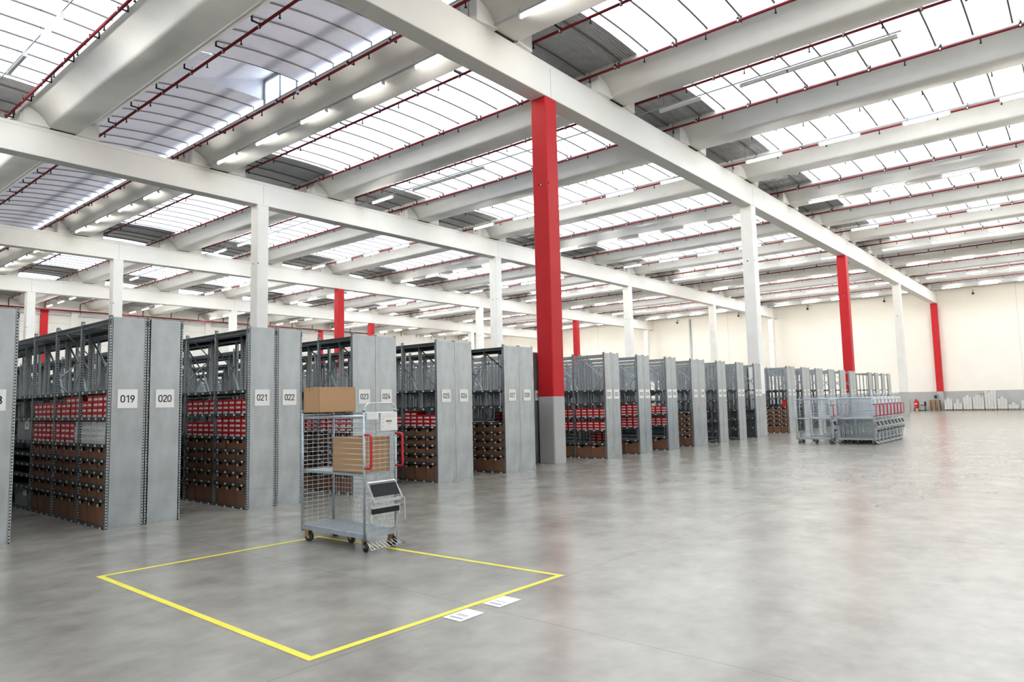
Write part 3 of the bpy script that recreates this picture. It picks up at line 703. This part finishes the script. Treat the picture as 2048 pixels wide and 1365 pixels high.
# ------------------------------------------------------------------ picking trolley
TL, TWd, TH = 1.29, .50, 1.66     # length (y), width (x), height
def trolley_parts(e, holder=True):
    b = MB('zincb', 'zinc'); z0 = .155
    b.box(0, TWd, 0, .03, z0, z0 + .055).box(0, TWd, TL - .03, TL, z0, z0 + .055).box(0, .03, 0, TL, z0, z0 + .055).box(TWd - .03, TWd, 0, TL, z0, z0 + .055)
    nx, ny = 6, 26
    for i in range(nx): x = .05 + i * (TWd - .1) / (nx - 1); b.box(x - .018, x + .018, .03, TL - .03, z0 + .040, z0 + .047, 0)
    for j in range(ny): y = .05 + j * (TL - .1) / (ny - 1); b.box(.03, TWd - .03, y - .008, y + .008, z0 + .047, z0 + .054, 1)
    link('base_deck', b.mesh('base_deck'), e)
    pm = MB('zincb'); pm.tube([(0, 0, .13), (0, 0, TH - .02)], .015, 10).tube([(0, 0, TH - .02), (0, 0, TH + .005)], .021, 10)
    pm = pm.mesh('post')
    for x in (.012, TWd - .012):
        for y in (.012, TL - .012): link('post', pm, e, (x, y, 0))
    # end grids (near end y=0, far end y=TL)
    def egrid(y, name, z0_, z1_):
        b = MB('zinc'); n = int((z1_ - z0_) / .052)
        for i in range(n + 1): z = z0_ + (z1_ - z0_) * i / n; b.tube([(.012, y, z), (TWd - .012, y, z)], .0034, 5)
        for i in range(1, 6): x = TWd * i / 6; b.tube([(x, y + .006, z0_), (x, y + .006, z1_)], .0022, 4)
        b.tube([(.012, y, z1_), (TWd - .012, y, z1_)], .009, 6)
        link(name, b.mesh(name), e)
    egrid(TL - .012, 'end_grid', .22, TH - .06); egrid(.012, 'end_grid', .22, TH - .06)
    b = MB('zinc'); n = int((TH - .28) / .06)
    for i in range(n + 1): z = .22 + (TH - .28) * i / n; b.tube([(TWd - .012, .012, z), (TWd - .012, TL - .012, z)], .0034, 5)
    for i in range(1, 20): y = TL * i / 20; b.tube([(TWd - .006, y, .22), (TWd - .006, y, TH - .06)], .0022, 4)
    b.tube([(TWd - .012, .012, TH - .045), (TWd - .012, TL - .012, TH - .045)], .009, 6)
    link('back_grid', b.mesh('back_grid'), e)
    b = MB('zinc')
    for i in range(11): z = .94 + i * .064; b.tube([(.004, .012, z), (.004, .72, z)], .0034, 5)
    b.tube([(.004, .72, .93), (.004, .72, TH - .06)], .0022, 4)
    link('half_gate', b.mesh('half_gate'), e)
    # shelves: top and middle
    for z, nm in ((.90, 'shelf'), (TH - .075, 'top_shelf')):
        b = MB('zincb', 'zinc'); b.box(.02, .045, .02, TL - .02, z - .03, z).box(TWd - .045, TWd - .02, .02, TL - .02, z - .03, z).box(.02, TWd - .02, .02, .045, z - .03, z).box(.02, TWd - .02, TL - .045, TL - .02, z - .03, z)
        for j in range(1, 24): y = TL * j / 24; b.tube([(.03, y, z - .004), (TWd - .03, y, z - .004)], .003, 4, 1)
        if nm == 'shelf':
            for j in range(1, 6): x = TWd * j / 6; b.box(x - .03, x + .03, .03, TL - .03, z - .002, z + .001, 1)
        link(nm, b.mesh(nm), e)
    # red D handles at the near end
    pts = [(0, 0, 1.36), (0, -.06, 1.36)] + [(0, -.085 - .035 * math.sin(a), 1.325 + .035 * math.cos(a)) for a in (.4, .8, 1.2, 1.57)] + [(0, -.12, 1.01)] + [(0, -.085 - .035 * math.cos(a), 1.005 - .035 * math.sin(a)) for a in (.4, .8, 1.2, 1.57)] + [(0, -.06, .97), (0, 0, .97)]
    hm = MB('handle').tube(pts, .0145, 10).mesh('handle')
    for x in (.012, TWd - .012): tag(link('handle', hm, e, (x, .0, 0)), 'red D-shaped handle')
    # wire hoop above the near end
    link('hoop', MB('zinc').tube([(.012, .012, TH - .0), (.04, .012, TH + .045), (.085, .012, TH + .075), (TWd - .085, .012, TH + .075), (TWd - .04, .012, TH + .045), (TWd - .012, .012, TH - .0)], .008, 8).tube([(.012, .012, TH - .05), (TWd - .012, .012, TH - .05)], .012, 8).mesh('hoop'), e)
    dh = link('document_holder', MB('film').box(.24, .50, -.012, -.006, 1.41, 1.62).box(.235, .505, -.018, -.002, 1.40, 1.415).box(.03, .20, -.03, .0, 1.54, 1.62).mesh('document_holder'), e)
    b = MB('label', 'ink', 'greyink'); b.box(.25, .49, -.0145, -.0125, 1.425, 1.59)
    for i in range(9): b.box(.325 + i * .010, .330 + i * .010, -.016, -.0143, 1.50, 1.525, 1)
    b.box(.345, .395, -.016, -.0143, 1.475, 1.48, 2); b.box(.27, .47, -.016, -.0143, 1.572, 1.575, 2)
    for z in (1.545, 1.50, 1.455): b.box(.262, .285, -.016, -.0143, z - .006, z, 2)
    link('printed_sheet', b.mesh('printed_sheet'), dh)
    # folded two-step stool on the near end
    b = MB('zinc', 'black', 'galvd')
    x0, x1 = .03, TWd - .06
    sl = link('folding_step', MB('zinc').tube([(x0, -.03, .14), (x0 + .02, -.07, .52), (x0 + .02, -.13, .60), (x0 - .02, -.05, .80)], .012, 4).tube([(x1, -.03, .14), (x1 + .02, -.07, .52), (x1 + .02, -.15, .60), (x1 - .02, -.05, .80)], .012, 4).tube([(x0 - .02, -.05, .80), (x1 - .02, -.05, .80)], .012, 4).tube([(x1 + .04, -.16, .60), (x1 + .04, -.17, .33)], .010, 4).box(x0 - .012, x0 + .03, -.09, -.05, .36, .58, 0).box(x1, x1 + .03, -.09, -.05, .40, .60, 0).mesh('folding_step'), e)
    def tread(p, q, d, h, mt):
        b = MB(mt); b.face([(x0 + .01, p[0], p[1]), (x1, p[0], p[1]), (x1, q[0], q[1]), (x0 + .01, q[0], q[1])])
        b.face([(x0 + .01, p[0] - .012, p[1]), (x0 + .01, q[0] - .012, q[1]), (x1, q[0] - .012, q[1]), (x1, p[0] - .012, p[1])]); return b.mesh('tread')
    link('tread', tread((-.055, .78), (-.115, .64), 0, 0, 'black'), sl); link('tread', tread((-.10, .50), (-.10, .44), 0, 0, 'black'), sl)
    link('crossbar', MB('zinc').box(x0, x1 + .02, -.14, -.10, .575, .605).box(x0, x1, -.11, -.09, .505, .525).mesh('crossbar'), sl)
    # wire foot guard near the floor
    b = MB('zinc'); gx0, gx1 = .02, TWd + .02
    b.tube([(gx0, .0, .15), (gx0, -.11, .04), (gx1, -.11, .045), (gx1 - .06, .0, .15)], .005, 6)
    for i in range(1, 9): x = gx0 + (gx1 - gx0) * i / 9; b.tube([(x, -.11, .042), (x - .03, -.01, .10)], .0032, 4)
    link('foot_guard', b.mesh('foot_guard'), e)
    # casters
    for cx, cy_, a in ((.05, TL - .09, .2), (.05, .05, -.3), (TWd - .05, .06, .5), (TWd - .05, TL - .09, .1), (TWd / 2 + .04, TL / 2, .0)):
        c = link('caster', MB('yellowz').box(-.035, .035, -.035, .035, .135, .155).prof([(-.033, .06), (-.027, .06), (-.027, .14), (-.033, .14)], -.03, .03).prof([(.027, .06), (.033, .06), (.033, .14), (.027, .14)], -.03, .03).mesh('caster') if 'caster' not in cache else cache['caster'], e, (cx, cy_, 0), a)
        cache.setdefault('caster', c.data)
        link('wheel', cached('wheel', lambda: (lambda b: (b.wheel((0, -.015, .0625), .0625, .032), b.wheel((0, -.015, .0625), .02, .05, mi=1)) and b)(MB('rubber', 'zinc')).mesh('wheel')), c)
objs0 = set(D.objects)
tro = empty('picking_trolley', (5.17, 6.655, 0), 'tall wire-sided steel trolley parked on the yellow tape corner, alone', 'trolley')
trolley_parts(tro)
kids = kids_of([o for o in D.objects if o not in objs0])
TG = 'trolleys parked beside the far racks'
for i in range(8):
    o = tree(tro, kids); o.location = (26.05 + .555 * i, 5.93, 0); o.scale.y = .93
    tag(o, 'wire trolley in the nested right-hand line near the far racks, %s from the camera' % ORD[i], 'trolley', TG)
for i, (x, y) in enumerate(((26.0, 7.29), (27.6, 7.29), (29.2, 7.29))):
    o = tree(tro, kids); o.location = (x, y, 0); o.scale.y = .93
    tag(o, 'wire trolley in the left-hand line near the far racks, %s from the camera' % ORD[i], 'trolley', TG)
# cartons on the trolley
def carton(name, wx, wy, h, loc, notch, label):
    b = MB('card', 'bin'); rr = .045; c = wy * .5
    b.box(0, wx, 0, .005, 0, h).box(0, wx, wy - .005, wy, 0, h).box(wx - .005, wx, 0, wy, 0, h).box(0, wx, 0, wy, 0, .005)
    pts = [(0, 0), (wy, 0), (wy, h)] + ([(c + rr * 1.3 * math.cos(math.radians(a)), h - rr * 1.2 * math.sin(math.radians(a))) for a in range(0, 181, 20)] if notch else []) + [(0, h)]
    b.face([(0, y, z) for y, z in pts]); b.face([(.005, y, z) for y, z in reversed(pts)])
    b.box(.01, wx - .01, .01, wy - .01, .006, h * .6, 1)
    return tag(link(name, b.mesh(name), None, loc), label, 'carton')
carton('cardboard_carton', .56, .345, .325, (5.17, 7.555, TH - .03), True, 'open brown cardboard carton standing on top of the near trolley')
o = carton('cardboard_carton', .40, .60, .42, (5.215, 6.73, .903), False, 'brown cardboard carton inside the near trolley on its middle shelf')

# ------------------------------------------------------------------ floor tape and paper signs
Q = [(2.79, 4.19), (5.655, 4.14), (5.50, 8.02), (2.835, 8.09)]
b = MB('tape'); tw = .062
ctr = (sum(p[0] for p in Q) / 4, sum(p[1] for p in Q) / 4)
I = [(x + math.copysign(tw, ctr[0] - x), y + math.copysign(tw, ctr[1] - y)) for x, y in Q]
for i in range(4):
    j = (i + 1) % 4; b.face([(Q[i][0], Q[i][1], .002), (Q[j][0], Q[j][1], .002), (I[j][0], I[j][1], .002), (I[i][0], I[i][1], .002)])
tag(link('floor_tape', b.mesh('floor_tape')), 'yellow tape rectangle stuck on the concrete floor around the near trolley bay', 'tape')
def floor_card(x, y, lab):
    b = MB('label', 'greyink', 'greyink'); b.face([(0, 0, .003), (.285, 0, .003), (.285, .20, .003), (0, .20, .003)])
    R2 = random.Random(3)
    yy = .03
    b.face([(.045, yy, .0035), (.072, yy, .0035), (.072, .17, .0035), (.045, .17, .0035)], 1)
    for i in range(14):
        a = .045 + i * .0085; b.face([(.11, a, .0035), (.155, a, .0035), (.155, a + R2.choice((.003, .005)), .0035), (.11, a + .004, .0035)], 1)
    e = link('floor_label', b.mesh('floor_label'), None, (x, y, 0)); tag(e, lab, 'label', None)
floor_card(3.995, 3.95, 'white printed paper label on the floor against the yellow tape, nearer one')
floor_card(4.465, 3.95, 'white printed paper label on the floor against the yellow tape, farther one')

# ------------------------------------------------------------------ goods along the end wall
def pallet_mesh(L, W=1.0):
    b = MB('wood')
    for i in range(5): y = i * (L - .1) / 4; b.box(0, W, y, y + .1, .12, .144)
    for x in (0, W / 2 - .05, W - .1): b.box(x, x + .1, 0, L, .098, .12)
    for x in (0, W / 2 - .05, W - .1):
        for y in (0, L / 2 - .07, L - .14): b.box(x, x + .1, y, y + .14, .022, .098)
        b.box(x, x + .1, 0, L, 0, .022)
    return b.mesh('pallet')
PN = ['leftmost, just right of the empty pallets', 'second from the left', 'third from the left', 'fourth from the left', 'tallest load', 'sixth from the left', 'lowest load', 'rightmost at the picture edge']
LOADS = [(10.72, 11.42, [5, 6, 5]), (9.92, 10.70, [3, 5, 3]), (9.13, 9.90, [6, 7, 6]), (8.19, 9.13, [6, 7, 7, 6]), (7.24, 8.19, [9, 9, 8, 9]), (6.45, 7.24, [5, 6, 5]), (5.60, 6.43, [2, 3, 2]), (4.6, 5.47, [4, 3, 4])]
RP = random.Random(5)
for pi, (y0, y1, cols) in enumerate(LOADS):
    L = y1 - y0 - .07
    tag(link('pallet', cached(('pal', round(L, 1)), lambda: pallet_mesh(L)), None, (77.5, y0, 0)), 'wooden pallet under white cartons by the end wall, ' + PN[pi], 'pallet', 'loaded pallets along the end wall')
    cw = L / len(cols); hh = .185
    for ci, n in enumerate(cols):
        for r in range(n):
            me = cached(('wc', round(cw, 2)), lambda: (lambda b: b.rbox(0, .5, .006, cw - .006, .002, hh - .008, .004).box(-.002, 0, cw * .35, cw * .6, .05, .09, 1) and b)(MB('whitebox', 'greyink')).mesh('white_carton'))
            o = link('white_carton', me, None, (77.52 + RP.uniform(0, .03), y0 + ci * cw, .144 + r * hh))
            tag(o, 'white carton, %s stack, %s up, on the pallet %s' % (ORD[ci], ORD[r], PN[pi].split(',')[0]), 'carton', 'white cartons on pallets by the end wall')
tag(link('red_brown_carton', MB('card').box(0, .4, 0, .36, 0, .17).mesh('flat_carton'), None, (77.5, 8.19, .144 + 7 * .185 + .003)), 'small brown carton on top of the fourth white load by the end wall', 'carton')
em = pallet_mesh(.88, .8)
for i in range(7):
    o = link('pallet', em, None, (77.5, 11.76 + (.01 if i % 2 else 0), .146 * i)); tag(o, 'empty wooden pallet in the stack below the far red column, %s from the floor' % ORD[i], 'pallet', 'empty pallets below the far red column')
tag(link('electric_box', MB('galvd', 'black').box(0, .2, 0, .36, 0, .55).box(-.004, 0, .06, .3, .1, .4, 1).mesh('electric_box'), None, (XW - CW - .2, 12.0, 1.08)), 'grey box fixed on the foot of the far red column', 'box')
# red wheeled extinguisher
e = empty('wheeled_extinguisher', (77.7, 13.55, 0), 'red wheeled fire extinguisher by the end wall, left of the pallets', 'fire extinguisher')
b = MB('redpl', 'label'); b.tube([(.2, .23, .28), (.2, .23, .34), (.2, .23, .86), (.2, .23, .95), (.2, .23, 1.0)], .2, 14).tube([(.2, .23, 1.0), (.2, .23, 1.14)], .11, 10)
b.box(-.005, .02, .12, .34, .66, .74, 1); link('tank', b.mesh('tank'), e)
link('frame', MB('black').tube([(.35, .03, .1), (.35, .03, .95), (.35, .43, .95), (.35, .43, .1)], .02, 6).tube([(.2, .08, 0), (.2, .08, .3)], .02, 6).tube([(.2, .38, 0), (.2, .38, .3)], .02, 6).mesh('frame'), e)
for y in (.02, .44): wb_ = MB('rubber'); wb_.wheel((.3, 0, .13), .13, .05, 'y'); link('wheel', wb_.mesh('wheel'), e, (0, y, 0))
# low pallet truck with seat, beside the stack
e = empty('pallet_truck', (77.4, 12.85, 0), 'small dark electric pallet truck parked between extinguisher and empty pallets', 'pallet truck')
b = MB('galvd', 'yellowz'); b.rbox(0, .7, .15, .5, .1, .52, .05).rbox(.05, .65, .38, .68, .1, .4, .04, 1); link('body', b.mesh('body'), e)
link('seat', MB('black').box(.1, .6, .2, .55, .52, .58).box(.1, .6, .1, .18, .5, .9).mesh('seat'), e)
for y in (.12, .6): wb_ = MB('rubber'); wb_.wheel((.2, 0, .1), .1, .08, 'y'); link('wheel', wb_.mesh('wheel'), e, (0, y, 0))
link('fork', MB('black').box(.1, .2, .05, .7, .04, .09).box(.5, .6, .05, .7, .04, .09).mesh('fork'), e)
# glass-like dark mark: thin board beside the extinguisher
tag(link('marker_post', MB('wood').box(0, .04, 0, .05, 0, 1.15).mesh('marker_post'), None, (78.6, 14.42, 0)), 'thin brown post against the grey wall band, left of the extinguisher', 'post')
# wall-mounted red horn pair end of main pipe
